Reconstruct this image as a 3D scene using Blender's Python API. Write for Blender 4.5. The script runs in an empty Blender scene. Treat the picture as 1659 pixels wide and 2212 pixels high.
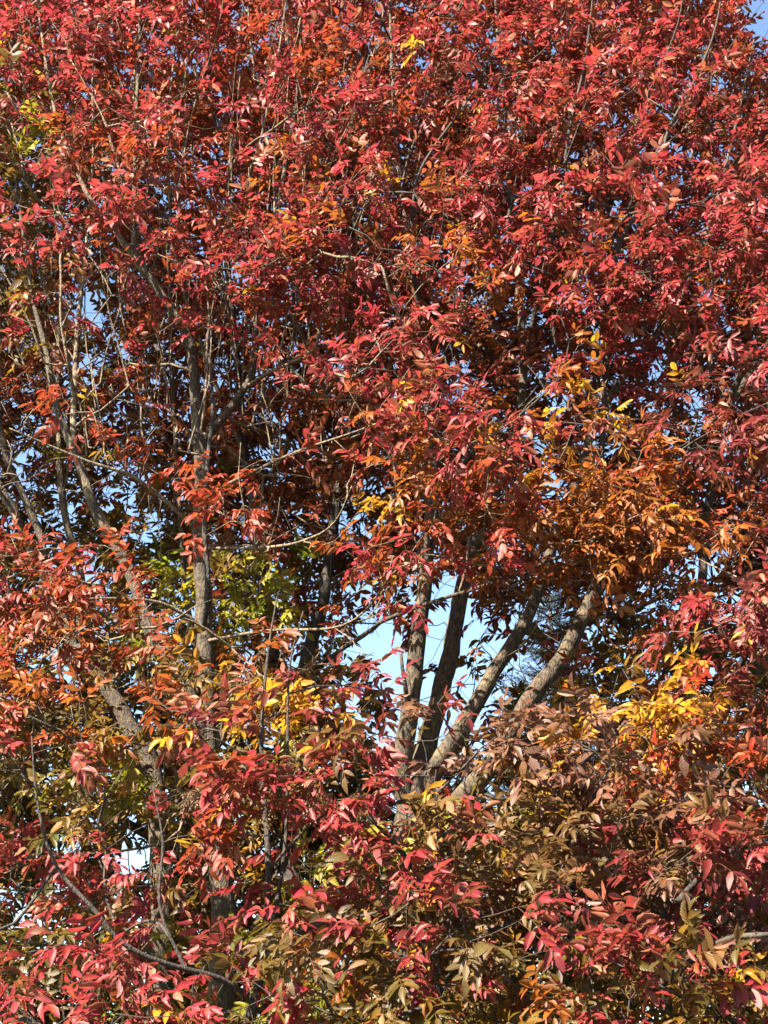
import bpy, math, random
import numpy as np
from mathutils import Vector

R = math.radians
rng = np.random.default_rng(11)
random.seed(11)
scene = bpy.context.scene
COL = scene.collection

# ---------------------------------------------------------------- camera
PW, PH, HF, PITCH, CZ = 1659.0, 2212.0, 30.0, R(24.0), 1.6
FPX = PW / 2 / math.tan(R(HF / 2))
cam_d = bpy.data.cameras.new("camera")
cam = bpy.data.objects.new("camera", cam_d)
COL.objects.link(cam)
cam.location = (0, 0, CZ)
cam.rotation_euler = (R(90) + PITCH, 0, 0)
cam_d.sensor_fit = 'HORIZONTAL'
cam_d.angle = R(HF)
cam_d.clip_end = 3000
scene.camera = cam

# ---------------------------------------------------------------- sky, sun, exposure
SUN_EL, SUN_AZ = 45.0, 48.0            # sun is behind the viewer, to the left
sun_vec = Vector((-math.sin(R(SUN_AZ)) * math.cos(R(SUN_EL)), -math.cos(R(SUN_AZ)) * math.cos(R(SUN_EL)), math.sin(R(SUN_EL))))
w = bpy.data.worlds.new("World")
scene.world = w
w.use_nodes = True
nt = w.node_tree
bg = nt.nodes["Background"]
sky = nt.nodes.new("ShaderNodeTexSky")
sky.sky_type = 'NISHITA'
sky.sun_disc = False
sky.sun_elevation = R(SUN_EL)
sky.sun_rotation = R(180 + SUN_AZ)
sky.air_density = 1.0
sky.dust_density = 0.6
sky.ozone_density = 1.6
nt.links.new(sky.outputs[0], bg.inputs[0])
bg.inputs[1].default_value = 0.05
sl = bpy.data.lights.new("sun", 'SUN')
sl.energy = 5.0
sl.angle = R(0.5)
sl.color = (1.0, 0.89, 0.74)
so = bpy.data.objects.new("sun", sl)
COL.objects.link(so)
so.rotation_euler = sun_vec.to_track_quat('Z', 'Y').to_euler()
so.location = (-8, -14, 20)
scene.view_settings.view_transform = 'Standard'
scene.view_settings.look = 'None'
scene.view_settings.gamma = 1.0
scene.view_settings.exposure = 3.0
scene.render.engine = 'CYCLES'
scene.cycles.max_bounces = 8
scene.cycles.diffuse_bounces = 2
scene.cycles.transmission_bounces = 5
scene.cycles.sample_clamp_indirect = 6


# ---------------------------------------------------------------- helpers
def at(px, py, Y):
    """Point in the place seen at photo position (px, py) at depth Y."""
    x = (px - PW / 2) / FPX
    v = (PH / 2 - py) / FPX
    dy = math.cos(PITCH) - v * math.sin(PITCH)
    dz = math.sin(PITCH) + v * math.cos(PITCH)
    k = Y / dy
    return np.array([x * k, Y, CZ + dz * k])


def project(P):
    P = np.asarray(P, float).reshape(-1, 3)
    q = P - np.array([0, 0, CZ])
    fwd = q[:, 1] * math.cos(PITCH) + q[:, 2] * math.sin(PITCH)
    up = -q[:, 1] * math.sin(PITCH) + q[:, 2] * math.cos(PITCH)
    fwd = np.maximum(fwd, .1)
    return PW / 2 + q[:, 0] / fwd * FPX, PH / 2 - up / fwd * FPX


def unit(v):
    v = np.asarray(v, float)
    n = np.linalg.norm(v, axis=-1, keepdims=True)
    return v / np.maximum(n, 1e-9)


def mesh_obj(name, verts, faces, mat, parent=None, smooth=True):
    me = bpy.data.meshes.new(name)
    me.from_pydata(verts, [], faces)
    if smooth:
        me.polygons.foreach_set("use_smooth", np.ones(len(me.polygons), bool))
    me.materials.append(mat)
    me.update()
    o = bpy.data.objects.new(name, me)
    COL.objects.link(o)
    if parent:
        o.parent = parent
    return o


def np_mesh(name, verts, loops, starts, totals, mat, uv=None, col=None):
    me = bpy.data.meshes.new(name)
    me.vertices.add(len(verts))
    me.vertices.foreach_set("co", verts.astype(np.float32).ravel())
    me.loops.add(len(loops))
    me.loops.foreach_set("vertex_index", loops.astype(np.int32))
    me.polygons.add(len(starts))
    me.polygons.foreach_set("loop_start", starts.astype(np.int32))
    me.polygons.foreach_set("loop_total", totals.astype(np.int32))
    me.polygons.foreach_set("use_smooth", np.ones(len(starts), bool))
    if uv is not None:
        l = me.uv_layers.new(name="leaf_uv")
        l.data.foreach_set("uv", uv.astype(np.float32).ravel())
    if col is not None:
        a = me.attributes.new("pigment", 'FLOAT_COLOR', 'POINT')
        a.data.foreach_set("color", col.astype(np.float32).ravel())
    me.materials.append(mat)
    me.update()
    me.validate()
    return me


# ---------------------------------------------------------------- materials
def new_mat(name):
    m = bpy.data.materials.new(name)
    m.use_nodes = True
    n = m.node_tree.nodes
    b = n["Principled BSDF"]
    return m, m.node_tree, b


def leaf_material():
    m, t, b = new_mat("ash_leaf")
    N, L = t.nodes, t.links
    out = N["Material Output"]
    at_ = N.new("ShaderNodeAttribute"); at_.attribute_name = "pigment"
    uv = N.new("ShaderNodeUVMap"); uv.uv_map = "leaf_uv"
    sep = N.new("ShaderNodeSeparateXYZ"); L.new(uv.outputs[0], sep.inputs[0])
    # midrib: v runs 0..1 across with the midrib at .5
    def math_(op, a, bval=None, c=None):
        k = N.new("ShaderNodeMath"); k.operation = op
        for i, s in enumerate((a, bval, c)):
            if s is None: continue
            if isinstance(s, (int, float)): k.inputs[i].default_value = s
            else: L.new(s, k.inputs[i])
        return k.outputs[0]
    av = math_('ABSOLUTE', math_('SUBTRACT', sep.outputs[1], .5))
    mid = math_('LESS_THAN', av, .035)
    ph = math_('MULTIPLY', math_('SUBTRACT', sep.outputs[0], math_('MULTIPLY', av, .55)), 52.0)
    vein = math_('POWER', math_('MULTIPLY_ADD', math_('SINE', ph), .5, .5), 3.0)
    veinl = math_('MULTIPLY', vein, .11)
    fac = math_('MAXIMUM', math_('MULTIPLY', mid, .42), veinl)
    pale = N.new("ShaderNodeMix"); pale.data_type = 'RGBA'
    L.new(fac, pale.inputs[0]); L.new(at_.outputs[0], pale.inputs[6])
    pale.inputs[7].default_value = (.17, .06, .03, 1)
    # blotches of pigment
    tc = N.new("ShaderNodeTexCoord")
    nz = N.new("ShaderNodeTexNoise"); nz.inputs["Scale"].default_value = 38; nz.inputs["Detail"].default_value = 3
    L.new(tc.outputs["Object"], nz.inputs["Vector"])
    hs = N.new("ShaderNodeHueSaturation")
    L.new(pale.outputs[2], hs.inputs["Color"])
    L.new(math_('MULTIPLY_ADD', nz.outputs[0], .05, .475), hs.inputs["Hue"])
    L.new(math_('MULTIPLY_ADD', nz.outputs[0], .5, .75), hs.inputs["Value"])
    vo = N.new("ShaderNodeTexVoronoi"); vo.inputs["Scale"].default_value = 95
    L.new(tc.outputs["Object"], vo.inputs["Vector"])
    spot = math_('MULTIPLY', math_('LESS_THAN', vo.outputs["Distance"], .17), .75)
    edge = math_('MULTIPLY', math_('GREATER_THAN', math_('MULTIPLY_ADD', nz.outputs[0], .5, math_('MULTIPLY', sep.outputs[0], .95)), 1.12), .7)
    worn = N.new("ShaderNodeMix"); worn.data_type = 'RGBA'
    L.new(math_('MAXIMUM', spot, edge), worn.inputs[0]); L.new(hs.outputs[0], worn.inputs[6]); worn.inputs[7].default_value = (.035, .014, .006, 1)
    geo = N.new("ShaderNodeNewGeometry")
    und = N.new("ShaderNodeMix"); und.data_type = 'RGBA'
    L.new(math_('MULTIPLY', geo.outputs["Backfacing"], .48), und.inputs[0])
    L.new(worn.outputs[2], und.inputs[6]); und.inputs[7].default_value = (.25, .118, .05, 1)
    L.new(und.outputs[2], b.inputs["Base Color"])
    b.inputs["Roughness"].default_value = .46
    b.inputs["Specular IOR Level"].default_value = .36
    bump = N.new("ShaderNodeBump"); bump.inputs["Strength"].default_value = .24; bump.inputs["Distance"].default_value = .004
    L.new(vein, bump.inputs["Height"]); L.new(bump.outputs[0], b.inputs["Normal"])
    tr = N.new("ShaderNodeBsdfTranslucent")
    g = N.new("ShaderNodeGamma"); g.inputs[1].default_value = .88
    L.new(worn.outputs[2], g.inputs[0]); L.new(g.outputs[0], tr.inputs[0])
    mx = N.new("ShaderNodeMixShader"); mx.inputs[0].default_value = .47
    L.new(b.outputs[0], mx.inputs[1]); L.new(tr.outputs[0], mx.inputs[2])
    L.new(mx.outputs[0], out.inputs[0])
    return m


def bark_material(name, c_lo, c_hi, c_moss, scale):
    m, t, b = new_mat(name)
    N, L = t.nodes, t.links
    tc = N.new("ShaderNodeTexCoord")
    mp = N.new("ShaderNodeMapping"); mp.inputs["Scale"].default_value = (scale, scale, scale * .4)
    L.new(tc.outputs["Object"], mp.inputs[0])
    nz = N.new("ShaderNodeTexNoise"); nz.inputs["Scale"].default_value = 4; nz.inputs["Detail"].default_value = 9; nz.inputs["Roughness"].default_value = .68
    L.new(mp.outputs[0], nz.inputs["Vector"])
    vo = N.new("ShaderNodeTexVoronoi"); vo.feature = 'DISTANCE_TO_EDGE'; vo.inputs["Scale"].default_value = 5
    L.new(mp.outputs[0], vo.inputs["Vector"])
    rp = N.new("ShaderNodeValToRGB")
    e = rp.color_ramp.elements
    e[0].position, e[0].color = .40, (*c_lo, 1)
    e[1].position, e[1].color = .66, (*c_hi, 1)
    L.new(nz.outputs[0], rp.inputs[0])
    n2 = N.new("ShaderNodeTexNoise"); n2.inputs["Scale"].default_value = 7; n2.inputs["Detail"].default_value = 5
    L.new(tc.outputs["Object"], n2.inputs["Vector"])
    r2 = N.new("ShaderNodeValToRGB"); r2.color_ramp.elements[0].position = .56; r2.color_ramp.elements[1].position = .68
    L.new(n2.outputs[0], r2.inputs[0])
    mx = N.new("ShaderNodeMix"); mx.data_type = 'RGBA'
    k = N.new("ShaderNodeMath"); k.operation = 'MULTIPLY'; k.inputs[1].default_value = .55
    L.new(r2.outputs[0], k.inputs[0]); L.new(k.outputs[0], mx.inputs[0])
    L.new(rp.outputs[0], mx.inputs[6]); mx.inputs[7].default_value = (*c_moss, 1)
    L.new(mx.outputs[2], b.inputs["Base Color"])
    b.inputs["Roughness"].default_value = .85
    ad = N.new("ShaderNodeMath"); ad.operation = 'ADD'
    L.new(nz.outputs[0], ad.inputs[0]); L.new(vo.outputs[0], ad.inputs[1])
    bp = N.new("ShaderNodeBump"); bp.inputs["Strength"].default_value = .8; bp.inputs["Distance"].default_value = .012
    L.new(ad.outputs[0], bp.inputs["Height"]); L.new(bp.outputs[0], b.inputs["Normal"])
    return m


def plain_mat(name, c, rough=.8, var=.35, scale=20):
    m, t, b = new_mat(name)
    N, L = t.nodes, t.links
    tc = N.new("ShaderNodeTexCoord")
    nz = N.new("ShaderNodeTexNoise"); nz.inputs["Scale"].default_value = scale; nz.inputs["Detail"].default_value = 6
    L.new(tc.outputs["Object"], nz.inputs["Vector"])
    rp = N.new("ShaderNodeValToRGB")
    rp.color_ramp.elements[0].position = .3; rp.color_ramp.elements[0].color = (*[x * (1 - var) for x in c], 1)
    rp.color_ramp.elements[1].position = .7; rp.color_ramp.elements[1].color = (*[min(1, x * (1 + var)) for x in c], 1)
    L.new(nz.outputs[0], rp.inputs[0]); L.new(rp.outputs[0], b.inputs["Base Color"])
    b.inputs["Roughness"].default_value = rough
    return m


M_LEAF = leaf_material()
M_BARK = bark_material("ash_bark", (.007, .005, .003), (.084, .054, .025), (.115, .09, .04), 13)
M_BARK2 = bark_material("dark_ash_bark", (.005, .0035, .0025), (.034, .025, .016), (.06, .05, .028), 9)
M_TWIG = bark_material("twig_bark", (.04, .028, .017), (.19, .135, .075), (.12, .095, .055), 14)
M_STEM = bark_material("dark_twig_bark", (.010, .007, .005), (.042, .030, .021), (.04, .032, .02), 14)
M_SEED = plain_mat("dry_seed", (.08, .04, .014), .8, .5, 60)
M_NEEDLE = plain_mat("spruce_needle", (.008, .017, .018), .6, .5, 9)
M_GRASS = plain_mat("lawn_grass", (.03, .044, .013), .9, .5, 3)

# ---------------------------------------------------------------- ground
gs = 400
g = mesh_obj("ground", [(-gs, -gs, 0), (gs, -gs, 0), (gs, gs, 0), (-gs, gs, 0)], [(0, 1, 2, 3)], M_GRASS, smooth=False)
g["kind"] = "structure"


# ---------------------------------------------------------------- wood
def smooth_path(pts, step=.07):
    """Catmull-Rom through (x, y, z, r) rows, resampled."""
    P = np.array(pts, float)
    P = np.vstack([2 * P[0] - P[1], P, 2 * P[-1] - P[-2]])
    out = []
    for i in range(1, len(P) - 2):
        p0, p1, p2, p3 = P[i - 1], P[i], P[i + 1], P[i + 2]
        n = max(2, int(np.linalg.norm(p2[:3] - p1[:3]) / step))
        for t in np.arange(n) / n:
            out.append(.5 * ((2 * p1) + (-p0 + p2) * t + (2 * p0 - 5 * p1 + 4 * p2 - p3) * t * t + (-p0 + 3 * p1 - 3 * p2 + p3) * t ** 3))
    out.append(P[-2])
    out = np.array(out)
    out[:, 3] = np.maximum(out[:, 3], .0015)
    return out


def sweep(path, sides, V, F, knob=0.0, cap=True):
    """Tube along path rows (x, y, z, r) added to the V, F lists."""
    P, r = path[:, :3], path[:, 3]
    T = np.gradient(P, axis=0)
    T = unit(T)
    ref = np.array([1.0, .13, .05]) if abs(T[0][0]) < .8 else np.array([0, 1.0, 0])
    A = unit(np.cross(T, ref)); B = np.cross(T, A)
    n = len(P)
    th = np.arange(sides) / sides * 2 * math.pi
    rr = np.repeat(r[:, None], sides, 1)
    if knob:
        ph = rng.uniform(0, 6.28, 6)
        s = np.cumsum(np.r_[0, np.linalg.norm(np.diff(P, axis=0), axis=1)])[:, None]
        rr = rr * (1 + knob * (np.sin(s * 9 + 2 * th + ph[0]) * .5 + np.sin(s * 23 - 3 * th + ph[1]) * .35 + np.sin(s * 4 + th + ph[2]) * .7)
                   + knob * .5 * rng.normal(size=rr.shape))
    ring = P[:, None, :] + rr[..., None] * (np.cos(th)[None, :, None] * A[:, None, :] + np.sin(th)[None, :, None] * B[:, None, :])
    b = len(V)
    V.extend(map(tuple, ring.reshape(-1, 3)))
    for i in range(n - 1):
        for j in range(sides):
            k = (j + 1) % sides
            F.append((b + i * sides + j, b + i * sides + k, b + (i + 1) * sides + k, b + (i + 1) * sides + j))
    if cap:
        F.append(tuple(b + (n - 1) * sides + j for j in range(sides)))


class Tree:
    def __init__(self, name, label, base, bark, group="autumn ash trees", category="tree"):
        self.base = np.array([base[0], base[1], 0.0])
        o = bpy.data.objects.new(name, None)
        COL.objects.link(o)
        o.location = self.base
        o.empty_display_size = .3
        o["label"] = label; o["category"] = category
        if group: o["group"] = group
        self.root, self.bark = o, bark
        self.twig = M_TWIG
        cap = 90000
        self.pos = np.zeros((cap, 3)); self.dir = np.zeros((cap, 3)); self.par = -np.ones(cap, int)
        self.lim = np.zeros(cap)            # upper bound of radius for what grows from here
        self.fix = np.zeros(cap, bool)
        self.minr = np.zeros(cap)
        self.owner = {}                     # which limb a point of the wood belongs to
        self.n = 0
        self.chains = []
        self.leaves = []

    def limb(self, name, pts, sides=12, label=None, knob=.05, top=0.0, nodes=True, mat=None):
        """pts: (px, py, depth, radius) in the photo or ('w', x, y, z, r) in the place."""
        rows = [(*q[1:4], q[4]) if q[0] == 'w' else (*at(q[0], q[1], q[2]), q[3]) for q in pts]
        path = smooth_path(rows)
        V, F = [], []
        sw = path.copy(); sw[:, :3] -= self.base
        wob = rng.normal(size=(len(sw), 3)); k = np.ones(7) / 7
        wob = np.stack([np.convolve(wob[:, i], k, 'same')[:len(sw)] if len(sw) >= 7 else wob[:, i] * .3 for i in range(3)], 1)
        sw[1:-1, :3] += wob[1:-1] * np.minimum(.02, sw[1:-1, 3:4] * .45)
        sweep(sw, sides, V, F, knob)
        o = mesh_obj(name, V, F, mat or (self.bark if path[:, 3].max() > .0265 else self.twig), self.root)
        if label: o["label"] = label
        if nodes:
            T = unit(np.gradient(path[:, :3], axis=0))
            for i in range(0, len(path), 2):
                if path[i, 2] < top: continue
                self.pos[self.n] = path[i, :3]; self.dir[self.n] = T[i]; self.lim[self.n] = path[i, 3] * .62
                self.fix[self.n] = True; self.owner[self.n] = o; self.n += 1
        return path

    def dist(self, q):
        return np.linalg.norm(self.pos[:self.n] - q, axis=1).min() if self.n else 1e9

    def grow(self, q, seg=.13, up=.35, tip=True):
        """Connect point q with the wood by a curved twig; returns the direction at its end."""
        d = q - self.pos[:self.n]
        L = np.linalg.norm(d, axis=1) + 1e-6
        cs = (d * self.dir[:self.n]).sum(1) / L
        cost = L * (1 + .45 * (1 - cs)) + .5 * np.maximum(0, -d[:, 2])
        p = int(np.argmin(cost))
        Lp = L[p]
        pd = unit(self.dir[p] + .9 * d[p] / Lp)
        qd = unit(d[p] / Lp + np.array([0, 0, up]) + rng.normal(0, .12, 3))
        n = max(2, int(Lp / seg))
        a, b_, c, e = self.pos[p], self.pos[p] + pd * Lp * .35, q - qd * Lp * .35, q
        ts = (np.arange(n) + 1) / n
        t = ts[:, None]
        C = (1 - t) ** 3 * a + 3 * (1 - t) ** 2 * t * b_ + 3 * (1 - t) * t * t * c + t ** 3 * e
        if n > 2:
            C[:-1] += rng.normal(0, .012, (n - 1, 3))
        idx = [p]
        prev = p
        for k in range(n):
            i = self.n
            self.pos[i] = C[k]; self.par[i] = prev; self.lim[i] = self.lim[p]
            self.dir[i] = unit(C[k] - self.pos[prev])
            self.n += 1; idx.append(i); prev = i
        self.chains.append(idx)
        return self.dir[prev]

    def shoot(self, q, d, length, r):
        n = int(length / .14)
        prev = self.n - 1
        idx = [prev]
        P = q.copy(); d = d.copy()
        for k in range(n):
            d = unit(d + rng.normal(0, .075, 3)); P = P + d * .14
            i = self.n
            self.pos[i] = P; self.par[i] = prev; self.dir[i] = d; self.lim[i] = max(r, self.lim[prev]); self.minr[i] = r * (1 - .8 * k / n)
            self.n += 1; idx.append(i); prev = i
        a = self.chains[-1]
        for i in a[1:]: self.minr[i] = r; self.lim[i] = max(self.lim[i], r)
        self.chains.append(idx)

    def build_twigs(self, r0=.0022, expo=.47, sides=5):
        cnt = np.zeros(self.n)
        for ch in self.chains:
            cnt[ch[-1]] += 1
        for i in range(self.n - 1, -1, -1):          # children always come later than their parents
            if self.par[i] >= 0:
                cnt[self.par[i]] += cnt[i]
        rad = np.maximum(np.maximum(r0, self.minr[:self.n]), r0 * np.power(np.maximum(cnt, 1), expo))
        rad = np.where(self.fix[:self.n], 1, rad)
        rad = np.where(self.fix[:self.n], 1, np.minimum(rad, .0135))
        comp = np.arange(self.n)                     # one branch = everything that grows from one point of a limb
        for i in range(self.n):
            p = self.par[i]
            if p >= 0: comp[i] = i if self.fix[p] else comp[p]
        groups = {}
        for ch in self.chains:
            groups.setdefault(int(comp[ch[1]]), []).append(ch)
        order = sorted(groups.values(), key=lambda c: -sum(map(len, c)))
        rest = []
        for gi, grp in enumerate(order):
            V, F = ([], []) if gi < 99 else (rest[0], rest[1]) if rest else ([], [])
            for ch in grp:
                P = self.pos[ch] - self.base
                r = rad[ch].copy()
                r[0] = r[1] if self.fix[ch[0]] else min(r[0], r[1] * 1.15)
                r = np.minimum(r, self.lim[ch[0]] + .002) if not self.minr[ch[-1]] else r
                sweep(np.c_[P, r], sides if r[0] > .004 else 4, V, F)
            if gi < 99: mesh_obj("branch", V, F, self.twig, self.owner[grp[0][0]])
            elif not rest: rest = [V, F]
        if rest:
            o = mesh_obj("twigs", rest[0], rest[1], self.twig, self.root)
            o["kind"] = "stuff"


# ---------------------------------------------------------------- leaves
TT = np.array([0, .16, .16, .16, .46, .46, .46, .78, .78, .78, 1.0])
VV = np.array([0, -1, 0, 1, -1, 0, 1, -1, 0, 1, 0.0])
WW = np.array([0, .62, .62, .62, 1, 1, 1, .58, .58, .58, 0])
LP = np.array([0, 1, 2, 0, 2, 3, 1, 4, 5, 2, 2, 5, 6, 3, 4, 7, 8, 5, 5, 8, 9, 6, 7, 10, 8, 8, 10, 9])   # upper side faces +Z
LT = np.array([3, 3, 4, 4, 4, 4, 3, 3])
LS = np.r_[0, np.cumsum(LT)[:-1]]

SUNW = np.array(sun_vec)


class LeafBatch:
    """Compound leaves collected as arrays: base, axis, normal, length, colour, count of leaflets."""
    def __init__(self):
        self.rows = []

    def add(self, P, d, n, L, c, k, size=1.0):
        self.rows.append((P, d, n, L, c, k, size))

    def build(self, name, tree, label=None):
        if not self.rows: return None
        O, X, Z, LEN, WID, COLR, FOLD, CURL = [], [], [], [], [], [], [], []
        RV, RF = [], []
        for (P, d, n, L, c, k, size) in self.rows:
            b = np.cross(n, d)
            pairs = k // 2
            droop = rng.uniform(.18, .55)
            ts = np.r_[np.repeat(np.linspace(.36, .86, pairs), 2), 1.0]
            side = np.r_[np.tile([1, -1], pairs), 0]
            ctr = P + L * (ts[:, None] * d) - L * droop * .5 * (ts ** 2)[:, None] * np.array([0, 0, 1.0])
            tan = unit(d - droop * ts[:, None] * np.array([0, 0, 1.0]))
            ang = rng.normal(1.0, .14, len(ts))[:, None]
            x = np.cos(ang) * tan + np.sin(ang) * side[:, None] * b
            x[-1] = tan[-1]
            x = unit(x + rng.normal(0, .13, x.shape) - np.array([0, 0, 1.0]) * rng.uniform(.0, .5, (len(ts), 1)))
            nn = n + rng.normal(0, .27, x.shape) + side[:, None] * b * rng.uniform(-.1, .45)
            O.append(ctr); X.append(x); Z.append(nn)
            ln = L * .43 * size * rng.normal(1, .15, len(ts)) * (1.0 - .18 * np.abs(ts - .7))
            LEN.append(ln); WID.append(ln * rng.uniform(.17, .26) * rng.normal(1, .07, len(ts)))
            cc = np.clip(c[None] * rng.normal(1, .10, (len(ts), 1)) * rng.normal(1, .07, (len(ts), 3)), .004, .9)
            pale = rng.uniform(size=len(ts)) < .03  # cream colour on a few leaflets, imitating sunlit flecks
            cc[pale] = cc[pale] * .45 + np.array([.16, .095, .05])
            COLR.append(cc)
            FOLD.append(rng.uniform(.0, .85, len(ts))); CURL.append(rng.normal(.17, .2, len(ts)))
            # the leaf stalk
            tt = np.array([0, .35, .7, 1.0])
            q = P + L * (tt[:, None] * d) - L * droop * .5 * (tt ** 2)[:, None] * np.array([0, 0, 1.0])
            RV.append(np.stack([q - b * .0011, q + b * .0011, q - n * .002], 1).reshape(-1, 3))
            RF.append(c * .7)
        O = np.vstack(O) - tree.base; X = unit(np.vstack(X)); Z = np.vstack(Z)
        Z = unit(Z - (Z * X).sum(1, keepdims=True) * X); Y = np.cross(Z, X)
        LEN = np.concatenate(LEN)[:, None]; WID = np.concatenate(WID)[:, None]; C = np.vstack(COLR)
        FO = np.concatenate(FOLD)[:, None]; CU = np.concatenate(CURL)[:, None]
        N = len(O)
        u = TT[None] * LEN
        lat = VV[None] * WW[None] * WID
        hz = FO * np.abs(lat) - CU * (TT[None] ** 2) * LEN + rng.normal(0, .018, (N, 11)) * LEN * (np.abs(VV)[None])
        V = O[:, None] + X[:, None] * u[..., None] + Y[:, None] * (lat * np.cos(np.minimum(FO, 1)))[..., None] + Z[:, None] * hz[..., None]
        # pigment: base of the leaflet a little yellower, margins a little darker
        ed = np.abs(VV)[None, :, None] * np.ones((N, 1, 1))
        base_c = np.where(rng.uniform(size=(N, 1)) < .6, np.array([[.21, .077, .007]]), np.array([[.12, .09, .006]]))
        amt = (np.abs(rng.normal(0, .15, (N, 1))).clip(0, .5))[:, :, None] * (1 - TT)[None, :, None]
        Cm = C[:, None, :] * (1 - amt) + base_c[:, None, :] * amt
        grad = Cm * (1 + ed * np.array([.06, -.12, -.05])) + 0
        col = np.ones((N * 11, 4)); col[:, :3] = np.clip(grad.reshape(-1, 3), .004, .95)
        base = (np.arange(N) * 11)[:, None]
        loops = (base + LP[None]).ravel()
        tot = np.tile(LT, N)
        uvt = np.stack([TT[LP], .5 + .5 * VV[LP] * WW[LP]], 1)
        uv = np.tile(uvt, (N, 1))
        # stalks: three-sided, three spans
        RV = np.vstack(RV) - tree.base
        nr = len(self.rows)
        tmpl = []
        for s in range(3):
            for j in range(3):
                k = (j + 1) % 3
                tmpl += [s * 3 + j, s * 3 + k, s * 3 + 3 + k, s * 3 + 3 + j]
        rl = (len(V) * 11 + (np.arange(nr) * 12)[:, None] + np.array(tmpl)[None]).ravel()
        loops = np.r_[loops, rl]
        tot = np.r_[tot, np.full(nr * 9, 4)]
        st = np.r_[0, np.cumsum(tot)[:-1]]
        uv = np.vstack([uv, np.full((len(rl), 2), .25)])
        rc = np.ones((nr * 12, 4)); rc[:, :3] = np.repeat(np.array(RF), 12, 0)
        me = np_mesh(name, np.vstack([V.reshape(-1, 3), RV]), loops, st, tot, M_LEAF, uv, np.vstack([col, rc]))
        o = bpy.data.objects.new(name, me)
        COL.objects.link(o); o.parent = tree.root
        if label: o["label"] = label
        return o


PAL = {
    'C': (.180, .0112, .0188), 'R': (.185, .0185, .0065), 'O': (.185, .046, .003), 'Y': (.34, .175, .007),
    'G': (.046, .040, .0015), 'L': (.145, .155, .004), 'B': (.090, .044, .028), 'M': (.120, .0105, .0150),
    'D': (.078, .014, .0016), 'K': (.080, .052, .015),  # D: dark rust pigment with the shade of the crown interior put in
}
PAL = {k: np.array(v) for k, v in PAL.items()}
#            0 1 2 3 4 5 6 7 8 9 10 11
FRONT = ["777778999998", "777777999888", "455678899878", "442577899778", "335788679868", "224667878747",
         "222343973236", "122234883567", "111123599865", "531122113436", "221123112244", "321122112564",
         "433343577655", "444444899988", "455545799887", "333333334455"]
FCOL = ["CCCCCCCCCCCC", "CCCCRRCCCCCC", "CRRCCRCRCCCC", "CRRCCOOCCCCC", "CCCCCCCOCCCC", "ORRCRCCRRCOC",
        "OORCRCCOOOOM", "OOORRCROOORM", "OOORROCOROOM", "RROOORRODODM", "RRGOGMOODDOM", "OOGGMMOKBOOM",
        "CGGCCCKKKBBR", "CCCCCCKKKBBM", "CCCCCOMKBMMB", "CCCGCGOGOMCG"]
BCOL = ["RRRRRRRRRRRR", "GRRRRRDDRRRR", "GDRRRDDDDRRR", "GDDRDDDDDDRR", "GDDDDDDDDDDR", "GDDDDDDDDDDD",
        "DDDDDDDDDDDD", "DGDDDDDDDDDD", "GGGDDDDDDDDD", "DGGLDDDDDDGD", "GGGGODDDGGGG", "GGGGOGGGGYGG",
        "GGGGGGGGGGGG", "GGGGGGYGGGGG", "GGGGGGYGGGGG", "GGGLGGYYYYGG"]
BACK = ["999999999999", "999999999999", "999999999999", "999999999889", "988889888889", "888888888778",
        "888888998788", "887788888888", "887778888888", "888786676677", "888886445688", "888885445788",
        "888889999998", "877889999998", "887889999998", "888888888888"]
# places where the sky shows through: px, py, rx, ry
GAPS = [(1655, 40, 60, 85), (510, 590, 26, 40), (617, 452, 20, 22), (360, 415, 16, 22), (195, 655, 28, 40), (185, 775, 26, 60),
        (272, 1082, 30, 46), (335, 1140, 26, 36), (110, 1232, 20, 26), (190, 1222, 26, 44), (400, 1300, 30, 40), (78, 1422, 24, 22),
        (120, 1500, 24, 26), (952, 1480, 26, 150), (1000, 1330, 44, 90), (840, 1425, 46, 66), (800, 1420, 50, 28), (820, 1620, 36, 56), (940, 1560, 34, 90),
        (1040, 1580, 40, 54), (1070, 1400, 34, 60), (1190, 1330, 50, 46), (960, 1270, 40, 40), (1150, 1450, 40, 60), (1194, 877, 26, 28), (1312, 872, 20, 36), (1162, 977, 34, 28),
        (1190, 1024, 32, 30), (1205, 1077, 28, 24), (1325, 455, 18, 20), (1330, 555, 18, 14), (1555, 540, 20, 24), (995, 575, 18, 12),
        (1514, 1237, 56, 40), (1450, 1217, 28, 22), (1630, 1722, 30, 26), (1625, 1844, 26, 22), (300, 1789, 38, 28), (282, 1858, 50, 44),
        (145, 1830, 30, 24), (70, 1996, 70, 36), (490, 1866, 16, 24), (745, 2060, 22, 34), (250, 1690, 18, 26), (40, 1010, 22, 36),
        (1580, 1300, 26, 24), (1420, 800, 22, 22), (1500, 640, 18, 18), (540, 110, 14, 16), (495, 30, 16, 20), (1280, 720, 16, 16),
        (15, 1130, 20, 26), (350, 1350, 22, 22), (610, 1130, 16, 20), (780, 1290, 26, 40), (1060, 1700, 0, 0), (170, 1960, 24, 18), (858, 1560, 26, 100), (790, 1400, 50, 30), (1040, 1520, 30, 70), (880, 1260, 22, 30)]
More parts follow.
